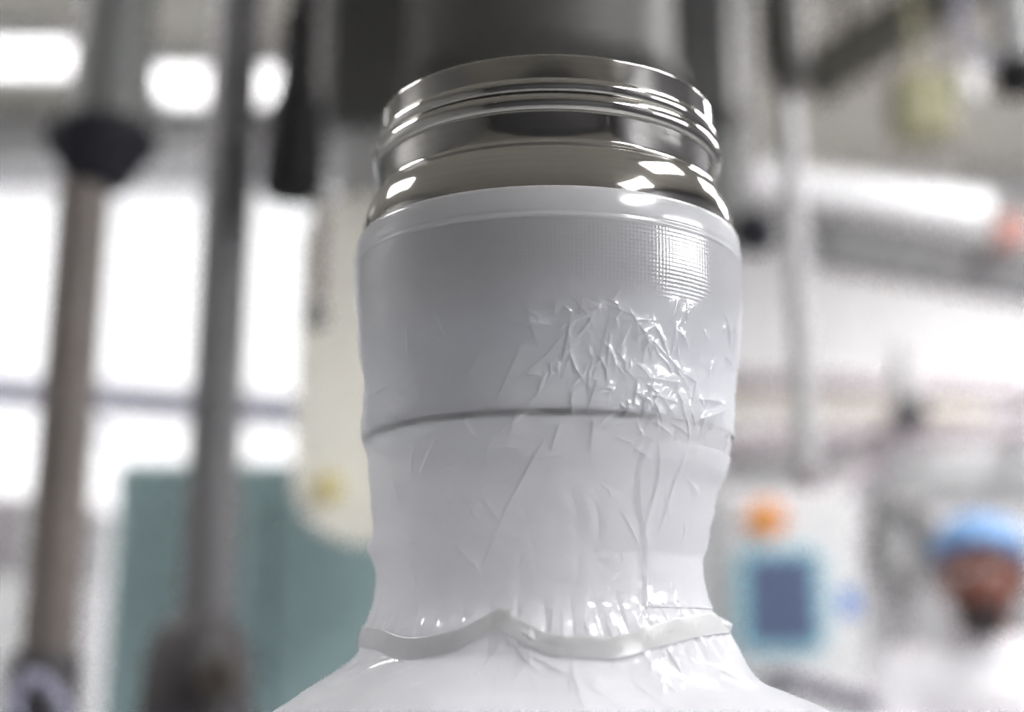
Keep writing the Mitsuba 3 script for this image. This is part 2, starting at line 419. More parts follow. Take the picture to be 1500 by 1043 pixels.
# scattered small creases
for i in range(230):
    zone = rng.random()
    if zone < 0.45:
        phi, z = rng.uniform(-0.1, 1.25), rng.uniform(1.548, 1.612)
    elif zone < 0.75:
        phi, z = rng.uniform(-1.7, 1.7), rng.uniform(1.46, 1.60)
    else:
        phi, z = rng.uniform(-1.7, 1.7), rng.uniform(1.40, 1.465)
    an, ln = rng.normal(1.2, 0.6) * rng.choice([-1, 1]), rng.uniform(0.005, 0.02)
    n_ = 3
    q = np.array([(phi + math.cos(an) * ln * t / 0.1 + rng.normal(0, 0.012), z + math.sin(an) * ln * t) for t in np.linspace(-0.5, 0.5, n_)])
    CREASES.append((q, rng.uniform(0.25, 0.9) / 1000 * (1.3 if zone < 0.45 else 1.0), rng.uniform(0.7, 1.6) / 1000))


def liner_radius(phi, z):
    """radius of the film at the angle phi from the front (right positive) and the height z, on a grid"""
    side = np.sin(phi)
    rl, rr = fL(z), fR(z)
    r = rl * (0.5 - 0.5 * side) + rr * (0.5 + 0.5 * side)
    p = np.stack([np.cos(phi) * 0.1, np.sin(phi) * 0.1, z], -1)
    loose = np.clip((1.622 - z) / 0.03, 0, 1)
    # broad folds, then crumpled facets with sharp edges, then the measured creases
    skirt = np.clip((1.452 - z) / 0.03, 0, 1)
    w = p * 22 + 1.2 * (meshkit.fbm(p * 14, 2, 5)[..., None] - 0.5)
    r = r + loose * 0.0022 * (meshkit.fbm(w, 2, 11) - 0.5) * (1 + 1.5 * skirt)
    crum = np.abs(meshkit.noise(p * 55 + 3 * meshkit.noise(p * 20, 3)[..., None], 21) - 0.5) + 0.5 * np.abs(meshkit.noise(p * 110 + 2 * meshkit.noise(p * 35, 8)[..., None], 31) - 0.5)
    patch = np.clip(meshkit.fbm(p * 16, 2, 77) * 2.6 - 0.8, 0.1, 1)
    r = r + loose * patch * 0.0016 * (crum - 0.3)
    # folds that hang from the tie down the skirt
    r = r + skirt * 0.0035 * np.abs(np.sin(phi * 7 + 2.5 * meshkit.noise(p * 9, 4)) * np.sin(phi * 4.3 + 1.0))
    gather = np.exp(-((z - 1.452) / 0.012) ** 2)
    r = r + gather * 0.0014 * np.abs(np.sin(phi * 23 + 4 * meshkit.noise(p * 14, 6)))
    s = phi * 0.1
    tight = np.clip((z - 1.612) / 0.012, 0, 1) * np.clip((1.6645 - z) / 0.003, 0, 1)
    kk = 2 * np.pi / 0.0042
    r = r + 0.00007 * tight * np.sin((phi * 0.109 + z) * kk) * np.sin((phi * 0.109 - z) * kk)      # embossed diamonds
    r = r + 0.0036 * np.exp(-((phi + 1.55) / 0.38) ** 2 - ((z - 1.4955) / 0.0065) ** 2)
    r = r + 0.0050 * np.exp(-((phi - 1.5) / 0.30) ** 2 - ((z - 1.4565) / 0.0032) ** 2) * (0.8 + 0.4 * meshkit.noise(p * 160, 2))
    add = np.zeros_like(r)
    for q, h, wd in CREASES:
        lo, hi = q.min(0), q.max(0)
        m = 9 * wd
        rows = np.where((z[:, 0] > lo[1] - m) & (z[:, 0] < hi[1] + m))[0]
        cols = np.where((phi[0] > lo[0] - m / 0.1) & (phi[0] < hi[0] + m / 0.1))[0]
        if not len(rows) or not len(cols):
            continue
        sl = np.ix_(rows, cols)
        S, Z = s[sl], z[sl]
        best, tt = np.full(S.shape, 9.0), np.zeros(S.shape)
        total = len(q) - 1
        for k in range(total):
            ax, az = q[k, 0] * 0.1, q[k, 1]
            bx, bz = q[k + 1, 0] * 0.1 - ax, q[k + 1, 1] - az
            L2 = bx * bx + bz * bz + 1e-12
            t = np.clip(((S - ax) * bx + (Z - az) * bz) / L2, 0, 1)
            d = np.hypot(S - ax - t * bx, Z - az - t * bz)
            # one flank of a crease is steep, the other runs out long
            d = d * np.where((S - ax) * bz - (Z - az) * bx > 0, 1.5, 0.45)
            near = d < best
            best = np.where(near, d, best)
            tt = np.where(near, (k + t) / total, tt)
        taper = np.sin(np.pi * np.clip(tt, 0.02, 0.98)) ** 0.6
        add[sl] += h * taper * np.exp(-best / wd)
    r = r + np.minimum(add, 0.0055)
    return np.maximum(r, np.where((z < 1.672) & (z > 1.553), steel_r(np.clip(z, 1.553, 1.67)) + 0.0004, 0))


front_cols = np.linspace(-1.75, 1.75, 820)
back_cols = np.linspace(1.75, 2 * np.pi - 1.75, 170)[1:-1]
PHI = np.r_[front_cols, back_cols]


def film_mesh(z):
    phi, zz = np.meshgrid(PHI, z)
    r = liner_radius(phi, zz)
    v = np.stack([AX + r * np.sin(phi), AY - r * np.cos(phi), zz], -1).reshape(-1, 3)
    n = len(PHI)
    i, j = np.meshgrid(np.arange(len(z) - 1), np.arange(n), indexing='ij')
    k = (j + 1) % n
    q = np.stack([i * n + j, (i + 1) * n + j, (i + 1) * n + k, i * n + k], -1).reshape(-1, 4)
    return trimesh.Trimesh(v, np.vstack([q[:, [0, 1, 2]], q[:, [0, 2, 3]]]), process=False)


liner = thing('plastic_liner', 'crinkled translucent white plastic liner hanging from the steel neck and flaring out below its tie', 'plastic bag')


def hem_mesh():
    """the doubled upper edge of the film, two thin steps"""
    prof = [(0.1072, 1.6682), (0.1084, 1.6676), (0.1093, 1.6655), (0.1098, 1.6590), (0.1099, 1.6556), (0.1095, 1.6549), (0.1095, 1.6536), (0.1099, 1.6529), (0.1099, 1.6518), (0.1094, 1.6512)]
    a_ = np.linspace(0, 2 * np.pi, 480, endpoint=False)
    side = np.sin(a_)
    rows = []
    for r_, z_ in prof:
        base = r_ + np.clip((1.672 - z_) / 0.02, 0, 1) * 0.0005 * (1 - side)
        rows.append(np.stack([AX + base * np.sin(a_), AY - base * np.cos(a_), z_ + 0 * a_], -1))
    n = len(a_)
    i, j = np.meshgrid(np.arange(len(prof) - 1), np.arange(n), indexing='ij')
    k = (j + 1) % n
    q = np.stack([i * n + j, (i + 1) * n + j, (i + 1) * n + k, i * n + k], -1).reshape(-1, 4)
    return trimesh.Trimesh(np.array(rows).reshape(-1, 3), np.vstack([q[:, [0, 1, 2]], q[:, [0, 2, 3]]]), process=False)


labels[obj('hem', hem_mesh(), 'm_hem', liner, smooth=50)] = {'label': 'lighter doubled hem at the upper edge'}
labels[obj('sleeve', film_mesh(np.r_[np.linspace(1.6665, 1.6260, 100)[:-1], np.linspace(1.6260, 1.4480, 430)]), 'm_film', liner, smooth=True)] = {'label': 'translucent film, tight and embossed at the top, crumpled towards the tie'}
labels[obj('skirt', film_mesh(np.r_[np.linspace(1.4480, 1.395, 140), np.linspace(1.395, 1.30, 24)[1:], np.linspace(1.28, 1.0, 10)]), 'm_film', liner, smooth=True)] = {'label': 'glossy film flaring out over the load below'}



def fold_mesh():
    # a second layer of the film that laps over the right front
    u, zz = np.meshgrid(np.linspace(0, 1, 260), np.linspace(1.5440, 1.4640, 190))
    left = 0.47 + 0.05 * np.sin((zz - 1.46) * 70) + 0.03 * (meshkit.fbm(np.stack([0 * zz, 0 * zz, zz * 120], -1), 2, 41) - 0.5)
    phi = left + (1.9 - left) * u
    r = liner_radius_free(phi, zz) + 0.0011 * np.clip(u / 0.03, 0.25, 1)
    v = np.stack([AX + r * np.sin(phi), AY - r * np.cos(phi), zz], -1).reshape(-1, 3)
    n = u.shape[1]
    i, j = np.meshgrid(np.arange(u.shape[0] - 1), np.arange(n - 1), indexing='ij')
    q = np.stack([i * n + j, (i + 1) * n + j, (i + 1) * n + j + 1, i * n + j + 1], -1).reshape(-1, 4)
    return trimesh.Trimesh(v, np.vstack([q[:, [0, 1, 2]], q[:, [0, 2, 3]]]), process=False)


def liner_radius_free(phi, zz):
    from scipy.interpolate import RegularGridInterpolator
    pg, zg = np.linspace(0.3, 2.0, 420), np.linspace(1.4600, 1.5480, 230)
    P_, Z_ = np.meshgrid(pg, zg)
    g = RegularGridInterpolator((zg, pg), liner_radius(P_, Z_))
    return g(np.stack([zz, phi], -1))


labels[obj('fold', fold_mesh(), 'm_film', liner, smooth=True)] = {'label': 'second layer of film lapping over the right front'}

# the tie: a flat strap that crosses itself in front
STRAP = [(-1.95, 1.4530), (-1.45, 1.4500), (-1.05, 1.4485), (-0.75, 1.4440), (-0.50, 1.4475), (-0.31, 1.4560), (-0.22, 1.4585)]
STRAP2 = [(-0.30, 1.4590), (-0.18, 1.4530), (0.0, 1.4455), (0.22, 1.4445), (0.50, 1.4500), (0.85, 1.4550), (1.20, 1.4565), (1.60, 1.4560), (2.4, 1.4530), (3.4, 1.4530), (4.33, 1.4530)]


def strap_mesh(path, half, lift):
    p = np.array(path)
    n = 160
    c = PchipInterpolator(p[:, 0], p[:, 1])
    ph = np.linspace(p[0, 0], p[-1, 0], n)
    cross = [(-1, 0.0), (-0.9, 0.00035), (0.9, 0.00035), (1, 0.0), (0.9, -0.0002), (-0.9, -0.0002)]
    v_ = []
    zc = c(ph)
    slope = np.gradient(zc, ph * 0.1)
    for u_, o_ in cross:
        zz = zc + u_ * half / np.sqrt(1 + 0 * slope)
        side = np.sin(ph)
        r_ = fL(zz) * (0.5 - 0.5 * side) + fR(zz) * (0.5 + 0.5 * side)
        r_ = r_ + 0.0021 + lift + o_
        v_.append(np.stack([AX + r_ * np.sin(ph), AY - r_ * np.cos(ph), zz], -1))
    v_ = np.array(v_)
    m_ = len(cross)
    f = []
    for i in range(m_):
        for j in range(n - 1):
            a_, b_ = i * n + j, ((i + 1) % m_) * n + j
            f += [[a_, a_ + 1, b_ + 1], [a_, b_ + 1, b_]]
    m = trimesh.Trimesh(v_.reshape(-1, 3), np.array(f), process=False)
    m.fix_normals()
    return m


tie = thing('tie_strap', 'flat translucent grey strap tied round the waist of the plastic liner', 'strap')
obj('band', strap_mesh(STRAP, 0.0052, 0.0), 'm_strap', tie, smooth=40)
obj('band', strap_mesh(STRAP2, 0.0050, 0.0007), 'm_strap', tie, smooth=40)

# ------------------------------------------------------------------ left of the neck
def vcol(X, Yp, Y):
    p = at(X, Yp, Y)
    return p[0], p[1], p[2]


def lift_column():
    Y = 1.75
    t = thing('lift_column', 'dark grey sleeve on a brown grey pole, leftmost tall column in front of the bright window', 'column')
    k = px(Y)
    x, y, z = vcol(122, 300, Y)
    xs, _, zs = vcol(160, 190, Y)
    top = lathe([(0, zs), (58 * k, zs), (62 * k, zs + 0.01), (58 * k, zs + 0.16), (54 * k, H), (0, H)], (xs, y, 0), 64)
    labels[obj('sleeve', top, M_SLEEVE, t)] = {'label': 'wide grey sleeve'}
    z1 = at(122, 272, Y)[2]
    labels[obj('collar', lathe([(0, zs + 0.004), (72 * k, zs + 0.004), (84 * k, zs - 0.012), (82 * k, zs - 0.03), (64 * k, zs - 0.052), (44 * k, z1), (0, z1)], ((xs + x) / 2 + 0.004, y, 0), 64), M_DARK, t)] = {'label': 'black cone collar'}
    zb = at(105, 955, Y)[2]
    obj('pole', lathe([(0, z1 - 0.004), (38 * k, z1 - 0.004), (38 * k, zb), (0, zb)], (x, y, 0), 48), M_BROWN, t)
    obj('base', lathe([(0, zb + 0.002), (42 * k, zb + 0.002), (50 * k, zb - 0.012), (50 * k, zb - 0.2), (60 * k, zb - 0.22), (60 * k, 0), (0, 0)], (x - 0.004, y, 0), 48), M_BASE, t)


def support_column():
    Y = 1.95
    t = thing('support_column', 'plain mid grey round column with a wide dark foot, second from the left', 'column')
    k = px(Y)
    x, y, z = vcol(333, 300, Y)
    zb = at(300, 930, Y)[2]
    obj('pole', lathe([(0, H), (37 * k, H), (38 * k, zb), (0, zb)], (x, y, 0), 48), M_GREYPOLE, t)
    labels[obj('foot', lathe([(0, zb + 0.03), (36 * k, zb + 0.03), (60 * k, zb + 0.01), (74 * k, zb - 0.03), (78 * k, zb - 0.09), (78 * k, 0), (0, 0)], (x - 0.008, y, 0), 64), M_BASE, t)] = {'label': 'dark stepped foot'}
    labels[obj('fitting', rod((x + 0.045, y - 0.075, zb - 0.06), (x + 0.045, y - 0.12, zb - 0.06), 0.03, 24), mat('brown_fitting', (0.05, 0.042, 0.036), 0.5), t)] = {'label': 'brown side fitting'}


def hanging_motor():
    Y = 1.85
    t = thing('hanging_motor', 'black hanging motor with a thin stirring rod below it, right of the second column', 'motor')
    k = px(Y)
    x, y, _ = vcol(432, 200, Y)
    z0, z1, z2, z3 = (at(432, q, Y)[2] for q in (290, 150, 115, 30))
    obj('housing', lathe([(0, z0), (40 * k, z0), (48 * k, z0 + 0.012), (48 * k, z0 + 0.075), (42 * k, z1 - 0.01), (34 * k, z1), (28 * k, z2), (28 * k, z3), (22 * k, z3 + 0.01), (0, z3 + 0.01)], (x, y, 0), 48), M_BLACK, t)
    obj('hanger', rod((x + 0.006, y, z3), (x + 0.006, y, H), 0.022, 24), M_BLACK, t)
    xr = at(470, 300, Y)[0]
    zr = at(462, 445, Y)[2]
    labels[obj('stirring_rod', rod((xr, y, z0 + 0.01), (xr - 0.003, y, zr), 11 * k, 20), M_RODGREY, t)] = {'label': 'thin grey rod'}
    labels[obj('rod_tip', lathe([(0, zr + 0.006), (11 * k, zr + 0.004), (17 * k, zr - 0.01), (18 * k, zr - 0.026), (13 * k, zr - 0.036), (0, zr - 0.04)], (xr - 0.003, y, 0), 24), M_SLEEVE, t)] = {'label': 'thicker grey tip'}


def cream_cover():
    Y = 2.1
    t = thing('cream_cover', 'cream machine cover with a rounded lower corner behind the left side of the liner', 'machine cover')
    a_, b_, c_ = at(425, 285, Y), at(445, 690, Y), at(620, 790, Y)
    r = 0.10
    poly = sbox(b_[0] - 0.018 + r, c_[2] + r, at(690, 500, Y)[0] - r, a_[2] - r).buffer(r, 24)
    obj('shell', slab(poly, Y, Y + 0.16), M_CREAM, t, smooth=40)
    obj('bracket', rod((b_[0] + 0.08, Y + 0.15, b_[2]), (b_[0] + 0.08, 2.5335, b_[2]), 0.02, 16), M_CREAM, t)
    n_ = at(482, 716, Y)
    labels[obj('knob', rod((n_[0], Y + 0.004, n_[2]), (n_[0], Y - 0.02, n_[2]), 0.024, 24), M_YELLOW, t)] = {'label': 'yellow knob near the rounded corner'}


def teal_cabinet():
    Y = 2.55
    t = thing('teal_cabinet', 'teal green equipment cabinet standing behind the two columns', 'cabinet')
    x0, x1, zt = at(170, 700, Y)[0], at(640, 700, Y)[0], at(300, 678, Y)[2]
    w = (x1 - x0)
    obj('body', cbox(((x0 + x1) / 2, Y + 0.25, (zt + 0.08) / 2), (w, 0.5, zt - 0.08), 0.012), M_TEAL, t)
    for i in range(2):
        obj('door', cbox((x0 + w * (0.26 + 0.48 * i), Y - 0.008, (zt + 0.1) / 2), (w * 0.46, 0.018, zt - 0.2), 0.005), M_TEAL, t)
    labels[obj('plinth', cbox(((x0 + x1) / 2, Y + 0.25, 0.04), (w - 0.06, 0.44, 0.08), 0.004), M_BASE, t)] = {'label': 'dark plinth'}


def left_things():
    Y = 3.4
    x0, x1 = at(-160, 800, Y)[0], at(78, 800, Y)[0]
    zt, zm = at(0, 725, Y)[2], at(0, 845, Y)[2]
    t = thing('storage_cabinet', 'white low cabinet with a grey upper panel at the left edge', 'cabinet')
    obj('body', cbox(((x0 + x1) / 2, Y + 0.25, zm / 2), (x1 - x0, 0.5, zm), 0.01), M_WHITE, t)
    labels[obj('upper_panel', cbox(((x0 + x1) / 2, Y + 0.25, (zm + zt) / 2), (x1 - x0, 0.48, zt - zm), 0.01), M_LGREY, t)] = {'label': 'grey upper panel'}
    labels[obj('side_strip', cbox((at(2, 800, Y)[0], Y + 0.003, (zm + zt) / 2), (0.05, 0.012, zt - zm - 0.02), 0.003), M_MAUVE, t)] = {'label': 'pinkish strip'}
    Y = 4.2
    p0, p1 = at(-60, 553, Y), at(470, 606, Y)
    t = thing('wall_pipe', 'blue grey horizontal pipe crossing in front of the bright window', 'pipe')
    obj('run', rod(p0 + [-0.8, 0, 0.02], p1, 0.05, 24), M_LAV, t)
    for q in (p0 + [0.1, 0, 0], p1 - [0.08, 0, 0]):
        obj('bracket', cbox((q[0], (q[1] + YB) / 2 + 0.02, q[2]), (0.03, YB - q[1] - 0.02, 0.03), 0.004), M_LAV, t)
    # grey beam under the ceiling, left
    Y = 4.9
    z0, z1 = at(100, 235, Y)[2], at(100, 165, Y)[2]
    tag(obj('ceiling_beam', cbox((-1.55, Y + 0.1, (z0 + z1) / 2), (3.0, 0.2, z1 - z0), 0.01), M_LGREY), 'grey beam under the ceiling above the bright window', 'beam')
    # lavender hose by the foot of the leftmost column
    Y = 1.68
    pts = curve([at(18, 1090, Y), at(22, 1030, Y), at(42, 992, Y), at(66, 1000, Y), at(72, 1080, Y + 0.01)], 40)
    pts = np.vstack([[pts[0][0], pts[0][1], 0.0], pts, [pts[-1][0], pts[-1][1] - 0.02, 0.0]])
    tag(obj('hose', tube(pts, 0.009, 16), M_LAV), 'lavender hose looping at the foot of the leftmost column', 'hose')


lift_column()
support_column()
hanging_motor()
cream_cover()
teal_cabinet()
left_things()


# ------------------------------------------------------------------ above and behind the neck
def overhead():
    Y = 1.75
    k = px(Y)
    x = at(800, 50, Y)[0]
    zb = at(800, 118, Y)[2]
    t = thing('feed_hopper', 'dark grey round hopper hanging above and behind the steel neck', 'hopper')
    obj('bowl', lathe([(0, zb), (120 * k, zb), (205 * k, zb + 0.03), (232 * k, zb + 0.07), (236 * k, zb + 0.4), (200 * k, H), (0, H)], (x, Y + 0.25, 0), 96), M_HOPPER, t)
    obj('rib', lathe([(228 * k, zb + 0.075), (246 * k, zb + 0.078), (246 * k, zb + 0.095), (228 * k, zb + 0.1)], (x, Y + 0.25, 0), 96), M_HOPPER, t)
    obj('outlet', lathe([(0, zb - 0.03), (70 * k, zb - 0.03), (76 * k, zb - 0.02), (76 * k, zb + 0.004), (0, zb + 0.004)], (x, Y + 0.25, 0), 64), M_GREY, t)
    Y = 2.6
    x0, x1 = at(462, 100, Y)[0], at(1090, 100, Y)[0]
    z0 = at(800, 172, Y)[2]
    t = thing('mixing_machine', 'large dark grey machine housing under the ceiling behind the steel neck', 'machine')
    obj('housing', cbox(((x0 + x1) / 2, Y + 0.35, (z0 + H) / 2), (x1 - x0, 0.7, H - z0), 0.03), M_MACHINE, t)
    xa, xb, za = at(486, 230, Y)[0], at(585, 230, Y)[0], at(530, 288, Y)[2]
    labels[obj('lower_panel', cbox(((xa + xb) / 2, Y + 0.3, (za + z0) / 2), (xb - xa, 0.5, z0 - za + 0.02), 0.012), M_GREY, t)] = {'label': 'lighter grey lower panel on the left'}
    xa, za = at(1030, 230, Y)[0], at(1080, 330, Y)[2]
    labels[obj('lower_panel', cbox(((xa + x1) / 2, Y + 0.3, (za + z0) / 2), (x1 - xa, 0.5, z0 - za + 0.02), 0.012), M_SLEEVE, t)] = {'label': 'dark grey lower panel on the right'}
    p = at(1105, 340, 2.4)
    t = thing('ball_weight', 'round black ball hanging beside the right shoulder of the plastic liner', 'ball')
    obj('ball', lathe([(0, -0.046), (0.026, -0.041), (0.043, -0.022), (0.048, 0), (0.043, 0.022), (0.026, 0.041), (0, 0.046)], p, 32), M_DARK, t)
    obj('stem', rod(p + [0, 0, 0.04], (p[0], p[1], H), 0.013, 16), M_GREY, t)


overhead()


# ------------------------------------------------------------------ right of the neck
def right_things():
    # lance
    Y = 1.9
    k = px(Y)
    x, y, _ = vcol(1163, 300, Y)
    za, zb, zc, zd = (at(1163, q, Y)[2] for q in (-20, 95, 150, 690))
    t = thing('dosing_lance', 'pale grey vertical lance with a dark conical head, right of the steel neck', 'lance')
    labels[obj('head', lathe([(0, H), (22 * k, H), (24 * k, za), (36 * k, za - 0.02), (36 * k, zb), (24 * k, zb - 0.02), (12 * k, zc), (0, zc)], (x, y, 0), 40), mat('lance_head', (0.05, 0.05, 0.047), 0.5), t)] = {'label': 'dark conical head'}
    obj('pole', lathe([(0, zc + 0.003), (13 * k, zc + 0.003), (17 * k, zc - 0.06), (17 * k, zd), (0, zd)], (x, y, 0), 32), M_LGREY, t)
    labels[obj('tip', lathe([(0, zd + 0.004), (21 * k, zd + 0.002), (23 * k, zd - 0.012), (14 * k, zd - 0.026), (0, zd - 0.028)], (x, y, 0), 32), M_MAUVE, t)] = {'label': 'mauve tip'}
    # olive duct under the ceiling
    t = thing('cable_duct', 'dark olive duct running diagonally under the ceiling at the upper right', 'duct')
    p0, p1 = at(1185, 120, 3.65), at(1470, -60, 3.65)
    d = p1 - p0
    ang = -math.degrees(math.atan2(d[2], d[0]))
    L = float(np.linalg.norm(d))
    obj('channel', cbox((p0 + p1) / 2, (L, 0.12, 0.15), 0.01, rotm(ang, [0, 1, 0])), M_OLIVE, t)
    for f_ in (0.2, 0.75):
        q = p0 + d * f_
        obj('hanger', rod(q, (q[0], q[1], H), 0.012, 12), M_OLIVE, t)
    # olive box with a small white lamp
    Y = 3.3
    c = at(1350, 160, Y)
    t = thing('junction_box', 'olive yellow junction box under the ceiling at the upper right', 'box')
    obj('case', cbox(c, (88 * px(Y), 0.10, 105 * px(Y)), 0.012), M_OLIVEBOX, t)
    obj('lid', cbox(c - [0, 0.055, 0], (78 * px(Y), 0.014, 95 * px(Y)), 0.005), M_OLIVEBOX, t)
    obj('conduit', rod(c + [0, 0.03, 0.08], (c[0], c[1] + 0.03, H), 0.014, 12), M_OLIVEBOX, t)
    c = at(1416, 125, Y)
    t = thing('white_sensor', 'small white sensor beside the olive junction box', 'sensor')
    obj('case', cbox(c, (36 * px(Y), 0.06, 62 * px(Y)), 0.014), M_LGREY, t)
    obj('stem', rod(c + [0, 0.01, 0.03], (c[0], c[1] + 0.01, H), 0.01, 12), M_GREY, t)
    # camera-like black head, upper right corner
    Y = 2.4
    c = at(1492, 112, Y)
    k = px(Y)
    t = thing('black_spotlight', 'black spotlight head on a grey arm in the upper right corner', 'spotlight')
    obj('head', lathe([(0, -26 * k), (30 * k, -26 * k), (36 * k, -18 * k), (36 * k, 14 * k), (26 * k, 26 * k), (0, 26 * k)], c, 40), M_BLACK, t)
    labels[obj('arm', rod(c + [0, 0, 22 * k], (c[0] + 0.01, c[1], H), 0.035, 24), M_GREY, t)] = {'label': 'grey arm'}
    pts = curve([at(1425, -60, Y), at(1408, 0, Y), at(1412, 55, Y), at(1445, 88, Y), at(1470, 96, Y)], 40)
    labels[obj('cable', tube(pts, 0.009, 12), M_LAV, t)] = {'label': 'grey violet cable'}
    # bright horizontal batten lamp
    p0, p1 = at(1075, 258, 3.9), at(1445, 312, 3.9)
    t = thing('batten_light', 'long bright white batten light hanging across the right half of the room', 'light')
    d = p1 - p0
    ang = -math.degrees(math.atan2(d[2], d[0]))
    L = float(np.linalg.norm(d))
    obj('housing', cbox((p0 + p1) / 2 + [0, 0.02, 0.045], (L + 0.04, 0.10, 0.04), 0.008, rotm(ang, [0, 1, 0])), M_WHITE, t)
    obj('tube', rod(p0, p1, 0.038, 24), M_WHITE, t, emitter={'type': 'area', 'radiance': rgb(0.10, 0.098, 0.102)})
    for f_ in (0.15, 0.85):
        q = p0 + d * f_ + [0, 0.02, 0.05]
        obj('hanger', rod(q, (q[0], q[1], H), 0.006, 10), M_GREY, t)
    # grey descending beam with a red valve
    Y = 3.5
    p0, p1 = at(1195, 358, Y), at(1560, 420, Y)
    d = p1 - p0
    ang = -math.degrees(math.atan2(d[2], d[0]))
    L = float(np.linalg.norm(d))
    t = thing('grey_beam', 'grey sloping beam below the bright batten light', 'beam')
    obj('girder', cbox((p0 + p1) / 2, (L, 0.12, 58 * px(Y)), 0.01, rotm(ang, [0, 1, 0])), M_BEAM, t)
    obj('flange', cbox((p0 + p1) / 2 + [0, 0, 29 * px(Y)], (L + 0.02, 0.16, 0.02), 0.004, rotm(ang, [0, 1, 0])), M_BEAM, t)
    c = at(1482, 338, Y - 0.2)
    t = thing('red_valve', 'small red valve above the sloping grey beam at the right edge', 'valve')
    obj('wheel', tube([c + [0.035 * math.cos(a_), 0, 0.035 * math.sin(a_)] for a_ in np.linspace(0, 2 * np.pi, 32, endpoint=False)], 0.012, 12, True), M_RED, t)
    obj('stem', rod(c + [0, -0.01, 0], c + [0, 0.2, 0], 0.014, 16), M_RED, t)
    # pipes
    for i, (ya, yb, r, m, lab) in enumerate(((556, 584, 0.028, M_MAUVE, 'upper mauve grey pipe of the three on the right back wall'), (596, 606, 0.024, M_CREAMPIPE, 'cream pipe between the two grey pipes on the right back wall'),
                                             (652, 628, 0.03, M_MAUVE, 'lower mauve grey pipe of the three on the right back wall'))):
        Y = 4.3
        p0, p1 = at(1040, ya, Y), at(1440 if i == 1 else 1600, yb, Y)
        t = thing('process_pipe', lab, 'pipe')
        obj('run', rod(p0, p1, r * 1.25, 24), m, t)
        for f_ in (0.1, 0.9):
            q = p0 + (p1 - p0) * f_
            obj('bracket', cbox((q[0], (q[1] + YB) / 2, q[2]), (0.03, YB - q[1], 0.025), 0.004), m, t)
    # jointed arm and hose
    Y = 3.2
    j = at(1330, 610, Y)
    t = thing('jointed_arm', 'mauve jointed arm with a dark round joint in front of the pipes', 'arm')
    labels[obj('joint', rod(j + [0, -0.05, 0], j + [0, 0.05, 0], 21 * px(Y), 32), M_DARK, t)] = {'label': 'dark round joint'}
    e0, e1 = at(1316, 505, Y), at(1268, 700, Y)
    obj('upper_arm', rod(e0, j, 0.014, 20, 0.040), M_LGREY, t)
    obj('fore_arm', rod(j, e1, 0.034, 20, 0.028), M_MAUVE, t)
    obj('wall_mount', rod(j + [0, 0.04, 0], (j[0], YB, j[2]), 0.014, 16), M_MAUVE, t)
    pts = curve([at(1180, 712, 2.9), at(1205, 722, 2.95), at(1240, 712, 3.05), at(1266, 690, 3.15), e1 + [0, -0.01, 0.01]], 40)
    labels[obj('hose', tube(pts, 0.017, 14), M_MAUVE, t)] = {'label': 'mauve hose'}
    # white wall cabinet behind the person
    Y = 4.6
    z0, z1 = at(1300, 725, Y)[2], at(1300, 655, Y)[2]
    tag(obj('wall_shelf', cbox((at(1400, 700, Y)[0], Y + 0.3, (z0 + z1) / 2), (1.5, 0.6, z1 - z0), 0.01), M_LGREY), 'light grey shelf along the back wall behind the person', 'shelf')


